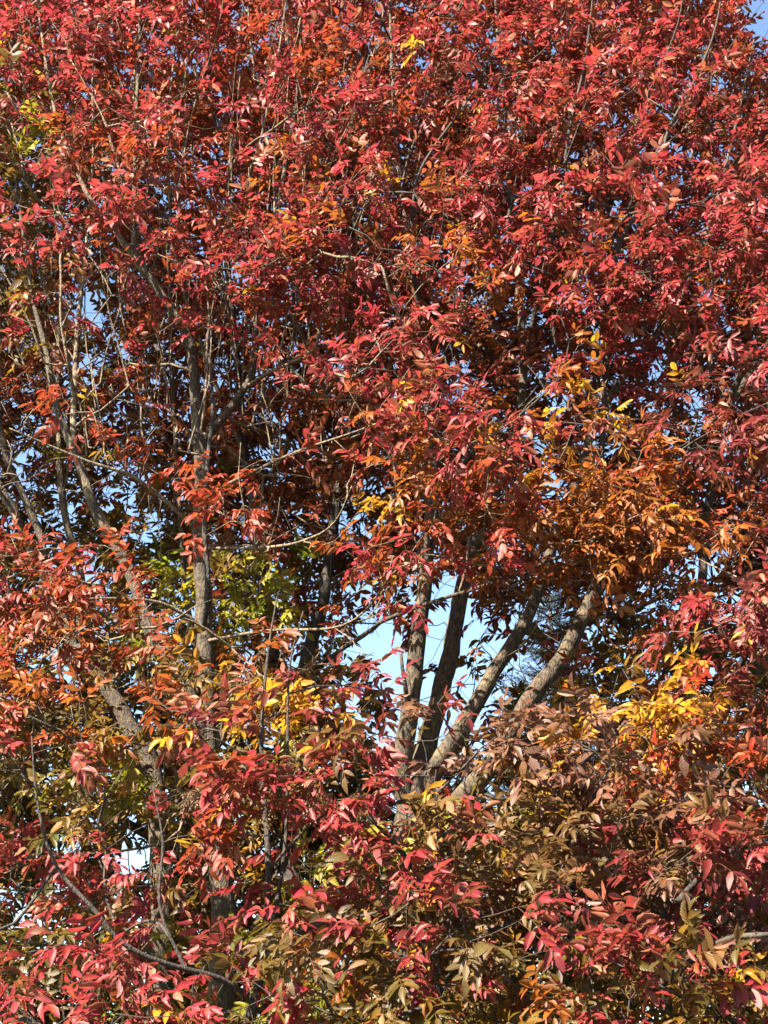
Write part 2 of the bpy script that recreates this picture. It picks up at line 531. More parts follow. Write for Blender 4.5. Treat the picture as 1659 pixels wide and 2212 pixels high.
# places with few leaves in front of the trunks
CLEAR = np.array([(960, 1470, 110, 240), (1060, 1440, 140, 190), (1185, 1480, 105, 125), (1265, 1330, 60, 110), (880, 1640, 70, 80), (1290, 1500, 70, 70), (885, 1650, 45, 70), (440, 1300, 52, 320), (250, 1150, 110, 180),
                  (705, 1200, 60, 170), (50, 1110, 100, 110), (1300, 900, 70, 120), (330, 1420, 90, 70), (590, 1300, 110, 120), (125, 860, 90, 190), (430, 960, 60, 130),
                  (455, 1630, 46, 120), (250, 560, 90, 70), (1480, 1690, 44, 60), (1380, 1540, 100, 60), (640, 1515, 50, 50), (890, 1690, 60, 40)], float)


CLEAR_P = np.array([.74] * 5 + [.5] * 30)[:len(CLEAR)]


def in_clear(px, py):
    k = ((px - CLEAR[:, 0]) / CLEAR[:, 2]) ** 2 + ((py - CLEAR[:, 1]) / CLEAR[:, 3]) ** 2 < 1
    return bool(k.any()) and rng.uniform() < CLEAR_P[k].max()


GA = np.array(GAPS, float)
GA = GA[GA[:, 2] > 0]


def in_gap(px, py, k=1.0):
    return bool((((px - GA[:, 0]) / (GA[:, 2] * k)) ** 2 + ((py - GA[:, 1]) / (GA[:, 3] * k)) ** 2 < 1).any())


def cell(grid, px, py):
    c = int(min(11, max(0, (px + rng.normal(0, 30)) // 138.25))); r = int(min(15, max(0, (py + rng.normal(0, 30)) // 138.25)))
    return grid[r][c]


def front_depth(py):
    return float(np.interp(py, [-500, 0, 500, 1100, 1700, 2212, 2700], [9.1, 8.6, 8.15, 7.7, 6.95, 6.3, 6.0]))


# ---------------------------------------------------------------- the trees' wood
def ground_pt(px, py, Y, dx=0):
    p = at(px, py, Y)
    return (p[0] + dx, Y)


trees = {}
# left ash with the straight upright trunk
p = at(475, 1900, 9.2)
T = trees['left'] = Tree("ash_tree", "crimson ash with the straight upright trunk left of centre, forking high up", (p[0] + .05, 9.2), M_BARK)
T.limb("trunk", [('w', p[0] + .05, 9.2, -.1, .14), ('w', p[0] + .04, 9.2, .5, .105), (478, 2150, 9.2, .085), (475, 1900, 9.2, .074), (452, 1640, 9.2, .066), (444, 1420, 9.2, .060), (433, 1160, 9.2, .054), (430, 960, 9.2, .050)], 16, top=2.6)
T.limb("limb", [(430, 965, 9.2, .047), (424, 840, 9.2, .04), (398, 715, 9.2, .034), (335, 615, 9.15, .030), (296, 540, 9.1, .025), (292, 400, 9.05, .019), (297, 200, 9, .014), (303, 0, 9, .010), (305, -200, 9, .005)])
T.limb("limb", [(432, 960, 9.2, .034), (505, 868, 9.25, .03), (548, 790, 9.3, .026), (560, 650, 9.4, .022), (600, 450, 9.4, .018), (640, 200, 9.4, .013), (660, -100, 9.4, .007)])
T.limb("limb", [(320, 600, 9.15, .026), (255, 505, 9.05, .022), (190, 420, 8.95, .018), (125, 260, 8.9, .014), (90, 80, 8.9, .009), (70, -100, 8.9, .005)])
T.limb("limb", [(455, 1640, 9.2, .058), (430, 1560, 9.15, .052), (395, 1460, 9.1, .049), (355, 1405, 9.1, .047), (320, 1350, 9.1, .045), (295, 1277, 9.1, .043), (270, 1217, 9.1, .041), (235, 1152, 9.1, .038), (200, 1087, 9.1, .035), (175, 1007, 9.1, .032), (142, 930, 9.1, .028), (112, 850, 9.1, .025), (95, 740, 9.1, .021), (68, 620, 9.1, .016), (40, 430, 9.1, .010), (20, 250, 9.1, .005)])
T.limb("limb", [(158, 965, 9.1, .024), (162, 800, 9.15, .02), (168, 700, 9.15, .017), (185, 540, 9.1, .012), (200, 350, 9.1, .008), (205, 150, 9, .004)])
T.limb("limb", [(440, 1345, 9.13, .024), (449, 1270, 9.0, .021), (443, 1150, 8.98, .019), (447, 1010, 8.98, .0165), (458, 900, 9.0, .014), (455, 800, 9.0, .012), (450, 742, 9.0, .011), (470, 690, 8.95, .008), (500, 560, 8.9, .004)], 9, label="thin dark branch running up the face of the trunk", mat=M_STEM)
T.limb("limb", [(433, 1150, 9.17, .018), (350, 1077, 9, .015), (280, 1027, 8.9, .0125), (190, 997, 8.8, .011), (100, 960, 8.7, .008), (20, 925, 8.6, .005)], 8)
T.limb("limb", [(436, 1095, 9.17, .014), (460, 1062, 9.1, .0125), (550, 1017, 8.9, .011), (640, 977, 8.7, .009), (760, 935, 8.4, .006), (850, 900, 8.2, .004)], 8)
T.limb("limb", [(436, 1185, 9.17, .013), (580, 1182, 8.9, .0105), (670, 1162, 8.7, .009), (725, 1125, 8.6, .006), (760, 1050, 8.5, .004)], 8)
T.limb("limb", [(440, 1352, 9.17, .016), (345, 1302, 9, .013), (225, 1295, 8.8, .011), (75, 1307, 8.4, .009), (-40, 1290, 8.2, .005)], 8)
T.limb("limb", [(446, 1385, 9.17, .013), (575, 1362, 8.9, .0105), (740, 1352, 8.6, .008), (822, 1277, 8.5, .006), (850, 1200, 8.4, .003)], 8)

# multi-stemmed ash right of centre
p = at(885, 1760, 9.5)
T = trees['multi'] = Tree("ash_tree", "spreading multi-stemmed ash with forked limbs showing against the central sky gap", (p[0], 9.5), M_BARK)
T.twig = M_STEM
T.limb("trunk", [('w', p[0], 9.5, -.1, .24), ('w', p[0], 9.5, .6, .18), (885, 2100, 9.5, .14), (886, 1880, 9.5, .125), (888, 1740, 9.5, .115), (893, 1670, 9.5, .09)], 18, top=2.4)
T.limb("limb", [(874, 1725, 9.46, .075), (872, 1640, 9.42, .068), (884, 1520, 9.4, .064), (896, 1420, 9.4, .058), (910, 1320, 9.4, .054), (922, 1200, 9.4, .048), (938, 1000, 9.4, .04), (925, 800, 9.4, .033), (880, 500, 9.4, .025), (850, 200, 9.3, .017), (840, -150, 9.3, .007)], 14)
T.limb("limb", [(900, 1705, 9.55, .078), (925, 1600, 9.6, .072), (955, 1470, 9.62, .064), (985, 1340, 9.65, .058), (1010, 1240, 9.65, .052), (1055, 1090, 9.6, .046), (1100, 995, 9.55, .04), (1130, 800, 9.5, .032), (1110, 500, 9.4, .024), (1085, 200, 9.4, .016), (1060, -150, 9.3, .007)], 14, label="darkest limb leaning right in shade")
T.limb("limb", [(905, 1725, 9.5, .07), (945, 1650, 9.45, .062), (1000, 1560, 9.45, .058), (1060, 1455, 9.45, .052), (1120, 1370, 9.45, .047), (1160, 1280, 9.45, .042), (1205, 1150, 9.42, .037), (1248, 1027, 9.4, .034), (1310, 870, 9.4, .029), (1400, 745, 9.4, .024), (1490, 600, 9.3, .018), (1570, 350, 9.2, .012), (1630, 80, 9.2, .006)], 14, label="pale limb leaning right, dappled with shade")
T.limb("limb", [(905, 1790, 9.5, .08), (1010, 1715, 9.3, .068), (1100, 1590, 9.12, .060), (1160, 1495, 9.05, .060), (1215, 1425, 9.05, .056), (1258, 1340, 9.05, .050), (1300, 1250, 9.15, .045), (1400, 1090, 9.7, .038), (1550, 910, 9.7, .03), (1680, 700, 9.7, .02), (1800, 450, 9.6, .01)], 14, label="pale sunlit limb on the right of the fork")
T.limb("limb", [(880, 1520, 9.35, .016), (874, 1470, 9.28, .0145), (866, 1412, 9.25, .011)], 8, label="short broken dead stub", nodes=False)
T.limb("limb", [(1205, 1150, 9.3, .026), (1290, 1010, 9.2, .022), (1310, 800, 9, .019), (1330, 560, 8.8, .016), (1374, 460, 8.75, .014), (1424, 365, 8.7, .012), (1444, 280, 8.7, .011), (1494, 185, 8.7, .009), (1544, 65, 8.7, .007), (1570, -100, 8.7, .003)], 8)
T.limb("limb", [(1130, 800, 9.5, .022), (1180, 560, 9.2, .018), (1215, 420, 9, .015), (1222, 340, 8.95, .0135), (1234, 260, 8.9, .011), (1265, 120, 8.9, .008), (1290, -100, 8.9, .004)], 8)
T.limb("limb", [(925, 800, 9.4, .02), (890, 560, 9, .015), (900, 400, 8.8, .012), (940, 315, 8.75, .010), (1020, 200, 8.7, .008), (1090, 60, 8.7, .005)], 8)
T.limb("limb", [(1258, 1340, 9.04, .02), (1360, 1320, 9.3, .016), (1470, 1270, 9.1, .013), (1560, 1246, 8.9, .011), (1680, 1205, 8.7, .007)], 8)
T.limb("limb", [(922, 1200, 9.4, .02), (960, 1060, 9.0, .016), (1040, 960, 8.6, .012), (1120, 900, 8.3, .008), (1200, 830, 8.1, .005)], 8)

# far left ash, several stems
p = at(345, 1850, 10.1)
T = trees['farleft'] = Tree("ash_tree", "leaning ash at the left edge with pale stems rising towards the top left", (p[0] + .1, 10.1), M_BARK)
T.limb("trunk", [('w', p[0] + .1, 10.1, -.1, .15), ('w', p[0] + .08, 10.1, .6, .11), (348, 2000, 10.1, .085), (338, 1780, 10.1, .074), (320, 1644, 10.1, .068), (290, 1594, 10.1, .064), (240, 1505, 10.1, .058), (160, 1400, 10.1, .052)], 14, top=2.8)
T.limb("limb", [(160, 1405, 10.1, .046), (102, 1257, 10, .04), (60, 1172, 9.9, .037), (30, 1107, 9.8, .034), (0, 1052, 9.8, .031), (-60, 930, 9.8, .026), (-110, 700, 9.8, .018), (-130, 400, 9.7, .008)])
T.limb("limb", [(108, 1275, 10, .032), (90, 1170, 10, .03), (75, 1127, 10, .028), (45, 1057, 10, .026), (15, 987, 10, .023), (-5, 850, 10, .018), (-20, 600, 10, .012), (-10, 350, 10, .006)])
T.limb("limb", [(165, 1405, 10.12, .038), (175, 1250, 10.2, .032), (140, 1100, 10.2, .028), (125, 900, 10.2, .023), (130, 650, 10.2, .016), (140, 350, 10, .008)])
T.limb("limb", [(325, 1660, 10.1, .03), (420, 1480, 10.4, .026), (400, 1250, 10.5, .022), (380, 1000, 10.5, .018), (370, 700, 10.4, .012), (370, 400, 10.3, .006)])

# shaded ash behind, between the two
p = at(640, 1700, 10.8)
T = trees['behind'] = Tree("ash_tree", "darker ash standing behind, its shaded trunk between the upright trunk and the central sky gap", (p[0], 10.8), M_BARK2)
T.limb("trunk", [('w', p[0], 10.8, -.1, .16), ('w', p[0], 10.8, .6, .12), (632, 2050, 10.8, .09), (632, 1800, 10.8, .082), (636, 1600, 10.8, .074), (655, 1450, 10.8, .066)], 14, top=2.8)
T.limb("limb", [(655, 1455, 10.8, .056), (685, 1337, 10.75, .05), (700, 1262, 10.7, .046), (711, 1187, 10.7, .043), (722, 1117, 10.7, .04), (740, 997, 10.7, .036), (758, 880, 10.7, .031), (755, 700, 10.6, .025), (770, 400, 10.5, .016), (790, 100, 10.4, .008)], 12)
T.limb("limb", [(640, 1560, 10.8, .05), (600, 1440, 10.8, .046), (573, 1290, 10.8, .043), (548, 1080, 10.8, .04), (527, 987, 10.8, .036), (520, 852, 10.8, .031), (500, 650, 10.7, .024), (470, 350, 10.5, .015), (450, 50, 10.4, .007)], 12)
T.limb("limb", [(650, 1475, 10.7, .022), (712, 1420, 10.2, .019), (800, 1362, 9.5, .0165), (830, 1341, 9.2, .015), (930, 1302, 8.9, .0135), (1030, 1272, 8.6, .012), (1130, 1236, 8.3, .010), (1260, 1180, 8.1, .009), (1380, 1120, 8, .005)], 9, label="slender branch crossing in front of the sky gap", mat=M_BARK)
T.limb("limb", [(530, 990, 10.8, .022), (440, 760, 10.4, .018), (380, 560, 10, .015), (365, 400, 9.6, .012), (368, 220, 9.4, .01), (385, 30, 9.3, .006)], 8)
T.limb("limb", [(758, 880, 10.7, .02), (640, 700, 10, .016), (540, 440, 9.5, .013), (566, 290, 9.2, .011), (600, 125, 9.1, .009), (622, -20, 9, .006)], 8)

# right edge ash
p = at(1465, 1730, 10.4)
T = trees['right'] = Tree("ash_tree", "ash at the right edge with a short pale trunk visible above the brown foliage", (p[0], 10.4), M_BARK)
T.twig = M_STEM
T.limb("trunk", [('w', p[0], 10.4, -.1, .17), ('w', p[0], 10.4, .6, .125), (1450, 2050, 10.4, .1), (1455, 1850, 10.4, .09), (1466, 1720, 10.4, .085), (1490, 1650, 10.4, .08)], 14, top=2.6)
T.limb("limb", [(1488, 1660, 10.4, .07), (1560, 1535, 10.3, .062), (1660, 1415, 10.2, .055), (1790, 1270, 10.1, .042), (1880, 1000, 10, .025), (1920, 700, 9.9, .01)])
T.limb("limb", [(1484, 1670, 10.4, .05), (1500, 1480, 10.4, .042), (1520, 1200, 10.3, .036), (1540, 990, 10.0, .031), (1555, 905, 9.7, .028), (1595, 827, 9.5, .026), (1615, 775, 9.4, .023), (1650, 680, 9.3, .018), (1690, 450, 9.2, .012), (1700, 150, 9.1, .005)], label="dark limb steep against the maroon foliage")
T.limb("limb", [(1545, 1555, 10.3, .026), (1600, 1450, 9.6, .02), (1640, 1330, 9, .015), (1660, 1200, 8.6, .01), (1690, 1050, 8.4, .005)], 8)

# slender foreground ash on the left
p = at(520, 2330, 7.2)
T = trees['slender'] = Tree("ash_sapling", "slender young ash with bright crimson sprays on thin dark stems, nearest at lower left", (p[0], 7.2), M_STEM)
T.twig = M_STEM
T.limb("trunk", [('w', p[0], 7.2, -.05, .04), ('w', p[0], 7.2, .5, .032), (520, 2300, 7.2, .027), (556, 2150, 7.15, .023), (580, 1890, 7.1, .0165), (566, 1640, 7.1, .0115), (576, 1440, 7.1, .008), (598, 1290, 7.1, .004)], 10, top=1.4)
T.limb("limb", [(578, 2040, 7.12, .0125), (592, 1985, 7.1, .0115), (618, 1800, 7.1, .0095), (622, 1600, 7.1, .0075), (626, 1440, 7.1, .0055), (655, 1320, 7.1, .003)], 8)
T.limb("limb", [(552, 2160, 7.15, .015), (475, 2112, 7.0, .0135), (400, 2092, 6.9, .013), (320, 2068, 6.8, .0125), (252, 2028, 6.75, .0115), (208, 1972, 6.7, .0105), (122, 1872, 6.7, .008), (82, 1740, 6.7, .006), (68, 1590, 6.7, .003)], 8, label="pale branch curving left and up under the crimson leaves")
T.limb("limb", [(580, 2060, 7.1, .01), (670, 2003, 7, .009), (830, 1965, 6.9, .007), (930, 1900, 6.9, .004)], 7)
T.limb("limb", [(400, 2092, 6.9, .009), (345, 1960, 6.9, .0075), (352, 1820, 6.9, .006), (330, 1700, 6.9, .003)], 7)
T.limb("limb", [(122, 1872, 6.7, .008), (30, 1995, 6.6, .007), (-60, 2020, 6.5, .005)], 7)
T.limb("limb", [(580, 1880, 7.1, .009), (660, 1790, 6.95, .007), (760, 1720, 6.85, .004)], 7)
T.limb("limb", [(570, 1700, 7.1, .007), (510, 1620, 7, .005), (450, 1590, 6.9, .003)], 7)

# foreground ash with the brown-mauve crown
p = at(1200, 2400, 7.6)
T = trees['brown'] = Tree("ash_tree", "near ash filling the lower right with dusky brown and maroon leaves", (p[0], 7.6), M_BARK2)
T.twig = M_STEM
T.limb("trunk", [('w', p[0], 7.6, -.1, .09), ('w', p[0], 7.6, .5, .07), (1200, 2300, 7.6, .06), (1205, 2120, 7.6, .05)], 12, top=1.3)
T.limb("limb", [(1205, 2130, 7.6, .04), (1225, 1980, 7.5, .03), (1240, 1850, 7.3, .022), (1200, 1720, 7.2, .014), (1180, 1620, 7.1, .006)], 9)
T.limb("limb", [(1203, 2220, 7.6, .036), (1090, 2100, 7.4, .027), (960, 1960, 7.2, .02), (860, 1830, 7.0, .012), (790, 1760, 6.9, .005)], 9)
T.limb("limb", [(1204, 2200, 7.6, .036), (1330, 2090, 7.4, .028), (1450, 1960, 7.2, .021), (1560, 1850, 7.0, .013), (1680, 1770, 6.9, .006)], 9)
T.limb("limb", [(1202, 2260, 7.6, .028), (1350, 2180, 7.1, .022), (1545, 2040, 6.7, .015), (1660, 2018, 6.5, .01), (1780, 1980, 6.4, .005)], 9)
T.limb("limb", [(1200, 2270, 7.6, .026), (1060, 2230, 7.1, .018), (965, 2160, 6.8, .013), (924, 2070, 6.7, .009), (880, 2000, 6.6, .004)], 9)

# yellow-green trees standing behind
def back_tree(key, name, label, px, Y, limbs, grp):
    q = at(px, 1900, Y)
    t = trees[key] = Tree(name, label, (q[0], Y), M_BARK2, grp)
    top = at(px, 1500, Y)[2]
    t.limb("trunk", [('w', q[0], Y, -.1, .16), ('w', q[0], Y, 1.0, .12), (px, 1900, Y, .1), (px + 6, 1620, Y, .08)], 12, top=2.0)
    for l in limbs:
        t.limb("limb", l, 9)
back_tree('olive', "leafy_tree", "olive green tree turning yellow behind the upright trunk, lower left", 400, 12.0,
          [[(405, 1660, 12, .06), (330, 1500, 12, .045), (280, 1350, 12, .03), (260, 1150, 12, .012)],
           [(405, 1700, 12, .06), (500, 1540, 12, .045), (560, 1400, 12, .03), (520, 1200, 12, .012)],
           [(402, 1850, 12, .05), (250, 1760, 12, .035), (120, 1650, 12, .02), (20, 1500, 12, .008)],
           [(402, 1900, 12, .05), (520, 1830, 12, .035), (640, 1720, 12, .02), (700, 1600, 12, .008)],
           [(400, 1980, 12, .045), (280, 1900, 11.6, .03), (130, 1880, 11.4, .018), (0, 1850, 11.2, .008)]], "yellow-green trees behind")
back_tree('golden', "leafy_tree", "golden and olive tree behind the dusky brown foliage, lower right", 1330, 12.2,
          [[(1336, 1660, 12.2, .06), (1420, 1540, 12.2, .045), (1500, 1400, 12.2, .03), (1540, 1250, 12.2, .012)],
           [(1334, 1700, 12.2, .06), (1300, 1560, 12.2, .045), (1330, 1400, 12.2, .03), (1380, 1260, 12.2, .012)],
           [(1332, 1850, 12.2, .05), (1180, 1780, 12, .035), (1060, 1720, 11.8, .02), (980, 1680, 11.6, .008)],
           [(1332, 1850, 12.2, .05), (1480, 1760, 12, .035), (1600, 1650, 11.8, .02), (1720, 1560, 11.6, .008)],
           [(1331, 2000, 12.2, .045), (1180, 1990, 11.2, .03), (1020, 1980, 10.4, .02), (880, 1980, 9.8, .008)]], "yellow-green trees behind")
back_tree('edge', "leafy_tree", "green-leaved tree barely showing at the left edge, high up", -140, 11.6,
          [[(-134, 1660, 11.6, .06), (-120, 1200, 11.6, .045), (-80, 800, 11.6, .03), (-60, 400, 11.4, .012)],
           [(-134, 1600, 11.6, .05), (-60, 1200, 11.6, .035), (0, 800, 11.4, .025), (30, 350, 11.2, .010)]], "yellow-green trees behind")

# ---------------------------------------------------------------- where foliage grows
clusters = []          # (q, n tips, spread, colour code, layer)


def try_cluster(px, py, Y, dens, colours, layer, ntip, spread):
    if rng.uniform() > dens: return
    if in_gap(px, py, .9): return
    clusters.append((at(px, py, Y), ntip, spread, cell(colours, px, py), layer))


def jitter_grid(step):
    for gy in np.arange(-420, 2480, step):
        for gx in np.arange(-420, 2080, step):
            yield gx + rng.uniform(-.5, .5) * step, gy + rng.uniform(-.5, .5) * step


for px, py in jitter_grid(140):                      # outer foliage in boughs, facing the viewer
    f = int(cell(FRONT, px, py)) / 9
    Y = front_depth(py) + abs(rng.normal(0, .6))
    try_cluster(px, py, Y, min(1, f * 1.05), FCOL, 0, 15 if f > .5 else 9, .27)
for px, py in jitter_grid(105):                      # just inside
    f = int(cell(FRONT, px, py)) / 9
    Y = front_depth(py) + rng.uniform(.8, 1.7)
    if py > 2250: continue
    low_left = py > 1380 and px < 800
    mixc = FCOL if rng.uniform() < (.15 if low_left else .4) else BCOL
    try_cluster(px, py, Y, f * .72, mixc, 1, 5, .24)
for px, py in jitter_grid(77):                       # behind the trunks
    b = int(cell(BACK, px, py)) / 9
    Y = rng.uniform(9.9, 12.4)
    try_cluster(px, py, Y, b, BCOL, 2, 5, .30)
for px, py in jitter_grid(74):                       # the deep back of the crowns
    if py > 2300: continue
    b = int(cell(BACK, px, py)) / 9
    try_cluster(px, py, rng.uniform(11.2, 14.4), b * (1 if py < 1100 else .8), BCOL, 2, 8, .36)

# sprays that stand out in the photo: px, py, depth, colour, tips, spread
SPRAYS = [(1240, 905, 8.3, 'Y', 5, .14), (640, 1520, 7.3, 'Y', 6, .12), (515, 1250, 9.7, 'L', 11, .24), (505, 1300, 9.9, 'L', 8, .2), (890, 108, 8.5, 'Y', 1, .05),
          (60, 1545, 7.3, 'O', 5, .18), (105, 1560, 7.4, 'O', 3, .12), (30, 1640, 6.6, 'C', 4, .12), (1350, 1560, 7.5, 'Y', 10, .18), (1440, 1540, 7.6, 'Y', 6, .16), (1300, 1610, 7.4, 'Y', 3, .12), (1320, 1600, 8.1, 'O', 4, .16),
          (1300, 1610, 8.3, 'O', 5, .2), (600, 2165, 8.6, 'L', 9, .22), (560, 2100, 9, 'L', 6, .2), (180, 1690, 9.5, 'G', 9, .28), (260, 1640, 10, 'L', 5, .2),
          (850, 1000, 7.9, 'O', 4, .16), (960, 960, 7.8, 'Y', 1, .1), (870, 1120, 8, 'Y', 2, .1), (1230, 800, 8.1, 'O', 4, .14),
          (690, 1700, 6.8, 'C', 6, .18), (640, 1650, 6.9, 'M', 4, .16), (740, 1480, 7.2, 'M', 6, .18), (560, 1580, 7.0, 'M', 4, .14), (520, 1700, 6.9, 'C', 5, .16),
          (440, 1810, 6.8, 'R', 5, .16), (1010, 960, 7.5, 'C', 8, .22), (920, 900, 7.5, 'C', 6, .2), (1050, 1090, 7.5, 'R', 8, .26), (80, 470, 8.0, 'C', 5, .2), (170, 460, 8.0, 'C', 4, .16),
          (60, 1230, 7.8, 'C', 7, .22), (150, 1240, 7.8, 'R', 5, .2), (80, 1350, 7.8, 'O', 5, .2), (210, 1370, 8, 'O', 4, .2), (200, 890, 8.2, 'R', 4, .14), (520, 1100, 8.4, 'R', 5, .18),
          (1160, 1640, 7.0, 'B', 7, .2), (1210, 1620, 6.9, 'B', 5, .15), (1080, 1640, 7.0, 'B', 5, .16), (1310, 1640, 7.0, 'B', 4, .14),
          (1600, 1330, 7.6, 'M', 7, .2), (1640, 1300, 7.5, 'C', 4, .14), (1540, 930, 8, 'M', 6, .2), (1620, 1660, 7.4, 'R', 5, .16), (1500, 1700, 7.3, 'R', 5, .16),
          (1560, 1830, 6.7, 'M', 6, .16), (1390, 2110, 6.3, 'C', 6, .14), (1330, 2080, 6.35, 'C', 4, .12), (900, 1990, 6.5, 'M', 5, .14), (1000, 2050, 6.4, 'C', 5, .14),
          (860, 1905, 6.7, 'C', 3, .1), (30, 230, 9.6, 'G', 7, .22), (20, 310, 9.7, 'G', 6, .22), (30, 680, 9.7, 'G', 6, .22), (820, 2010, 7.2, 'Y', 2, .12),
          (250, 2190, 6.3, 'C', 4, .14), (240, 2080, 6.6, 'C', 4, .1), (780, 420, 8.9, 'Y', 2, .1), (720, 400, 8.6, 'O', 4, .18), (1040, 500, 8.9, 'Y', 2, .1), (15, 200, 8.5, 'G', 5, .18), (30, 270, 8.5, 'L', 4, .18), (10, 330, 8.5, 'G', 5, .18), (25, 680, 8.4, 'G', 4, .18), (40, 640, 8.6, 'L', 2, .14), (90, 1620, 8.6, 'L', 4, .2), (150, 1670, 8.8, 'L', 5, .2), (250, 1700, 9, 'L', 5, .2), (320, 1500, 8.8, 'G', 5, .2), (560, 1480, 8.6, 'Y', 4, .16), (590, 1560, 9, 'L', 5, .2), (280, 1420, 9, 'G', 5, .2), (640, 2080, 8.4, 'L', 5, .2), (1000, 2170, 8, 'Y', 3, .2), (1150, 2160, 8, 'G', 6, .2), (1300, 2190, 8, 'L', 5, .2), (880, 2150, 8, 'G', 6, .2), (760, 1870, 8, 'L', 4, .2), (860, 1790, 7.6, 'L', 3, .16), (1060, 1800, 7.6, 'L', 4, .2), (1180, 1850, 7.6, 'G', 4, .2), (360, 1640, 8.6, 'Y', 4, .2), (480, 1560, 8.8, 'G', 5, .2), (1560, 1600, 8.5, 'G', 5, .2), (1480, 1470, 8.8, 'O', 4, .2)]
for (px, py, Y, c, n, s) in SPRAYS:
    clusters.append((at(px, py, Y), n, s, c, 3))

LAYER_TREES = {0: ['left', 'multi', 'slender', 'brown', 'right', 'behind', 'farleft'], 1: ['left', 'multi', 'right', 'behind', 'farleft', 'brown', 'slender'],
               2: ['left', 'multi', 'farleft', 'behind', 'right', 'olive', 'golden', 'edge'], 3: ['left', 'multi', 'slender', 'brown', 'right', 'behind', 'farleft', 'olive', 'edge']}
clusters.sort(key=lambda c: c[4])
assigned = {k: [] for k in trees}
for c in clusters:
    q, n, s, code, layer = c
    best, bd = None, 1e9
    for k in LAYER_TREES[layer]:
        d = trees[k].dist(q)
        if k in ('slender', 'brown') and q[1] > 8.2: d += 2
        if k in ('olive', 'golden', 'edge') and code in 'GYL': d -= 1.4
        if k in ('brown',) and code in 'BM' and q[1] < 8: d -= .5
        if k == 'slender' and code in 'BO': d += .4
        if d < bd: best, bd = k, d
    assigned[best].append((bd, c))

# long straight upright shoots inside the crowns
for i in range(410):
    px, py = rng.uniform(-120, 900) if i < 340 else rng.uniform(800, 1750), rng.uniform(150, 1050)
    Y = rng.uniform(8.7, 12)
    if py > 800 and px > 700: continue
    q0 = at(px, py, Y)
    T = min((trees[k] for k in ('left', 'multi', 'farleft', 'behind', 'right')), key=lambda t: t.dist(q0))
    T.grow(q0, up=1.2)
    lean = (px - 560) / 1500 + rng.normal(0, .10)
    ln = rng.uniform(.6, 1.8)
    T.shoot(q0, unit([lean, rng.normal(-.05, .12), 1.0]), ln, rng.uniform(.003, .006))

# lanes through which the sun reaches into the crowns: target px, py, depth, radius
LANES = [(890, 1440, 9.35, .05), (905, 1340, 9.3, .05), (1010, 1550, 9.4, .11), (960, 1630, 9.4, .12), (1130, 1350, 9.4, .06), (880, 1530, 9.35, .06),
         (1110, 1565, 9.05, .13), (1170, 1480, 9.0, .16), (1225, 1405, 9.0, .15), (1262, 1330, 9.0, .10), (1300, 880, 9.3, .1), (1095, 1010, 9.45, .1), (1250, 1025, 9.3, .08),
         (1470, 1700, 10.3, .13), (1488, 1640, 10.3, .12), (730, 1060, 10.6, .1), (705, 1230, 10.6, .08), (575, 1290, 10.7, .1), (985, 1330, 9.6, .06), (470, 1890, 9.1, .1), 
         (1240, 905, 8.3, .25), (640, 1520, 7.3, .25), (515, 1250, 9.7, .22), (505, 1300, 9.9, .2), (1350, 1570, 7.5, .26), (1440, 1545, 7.6, .2), (600, 2165, 8.6, .25), (180, 1690, 9.5, .25), (560, 2100, 9, .15), (450, 1500, 9.1, .1), (300, 1560, 9.8, .2)]
LANE_P = np.array([at(*l[:3]) for l in LANES]); LANE_R = np.array([l[3] for l in LANES])


def in_sun_lane(m):
    d = m - LANE_P
    t = d @ SUNW
    e = np.linalg.norm(d - t[:, None] * SUNW, axis=1)
    return bool(((t > .22 + LANE_R * .6) & (e < LANE_R)).any())


# thin bare forked twigs through the inside of the crowns
for i in range(650):
    px, py = rng.uniform(-150, 1750), rng.uniform(250, 1750)
    if rng.uniform() < .35: px, py = rng.uniform(-100, 850), rng.uniform(500, 1500)
    q0 = at(px, py, rng.uniform(8.2, 10.6))
    T = min((trees[k] for k in ('left', 'multi', 'farleft', 'behind', 'right')), key=lambda t: t.dist(q0))
    if T.dist(q0) < 1.3: T.grow(q0, seg=.09, up=.5)

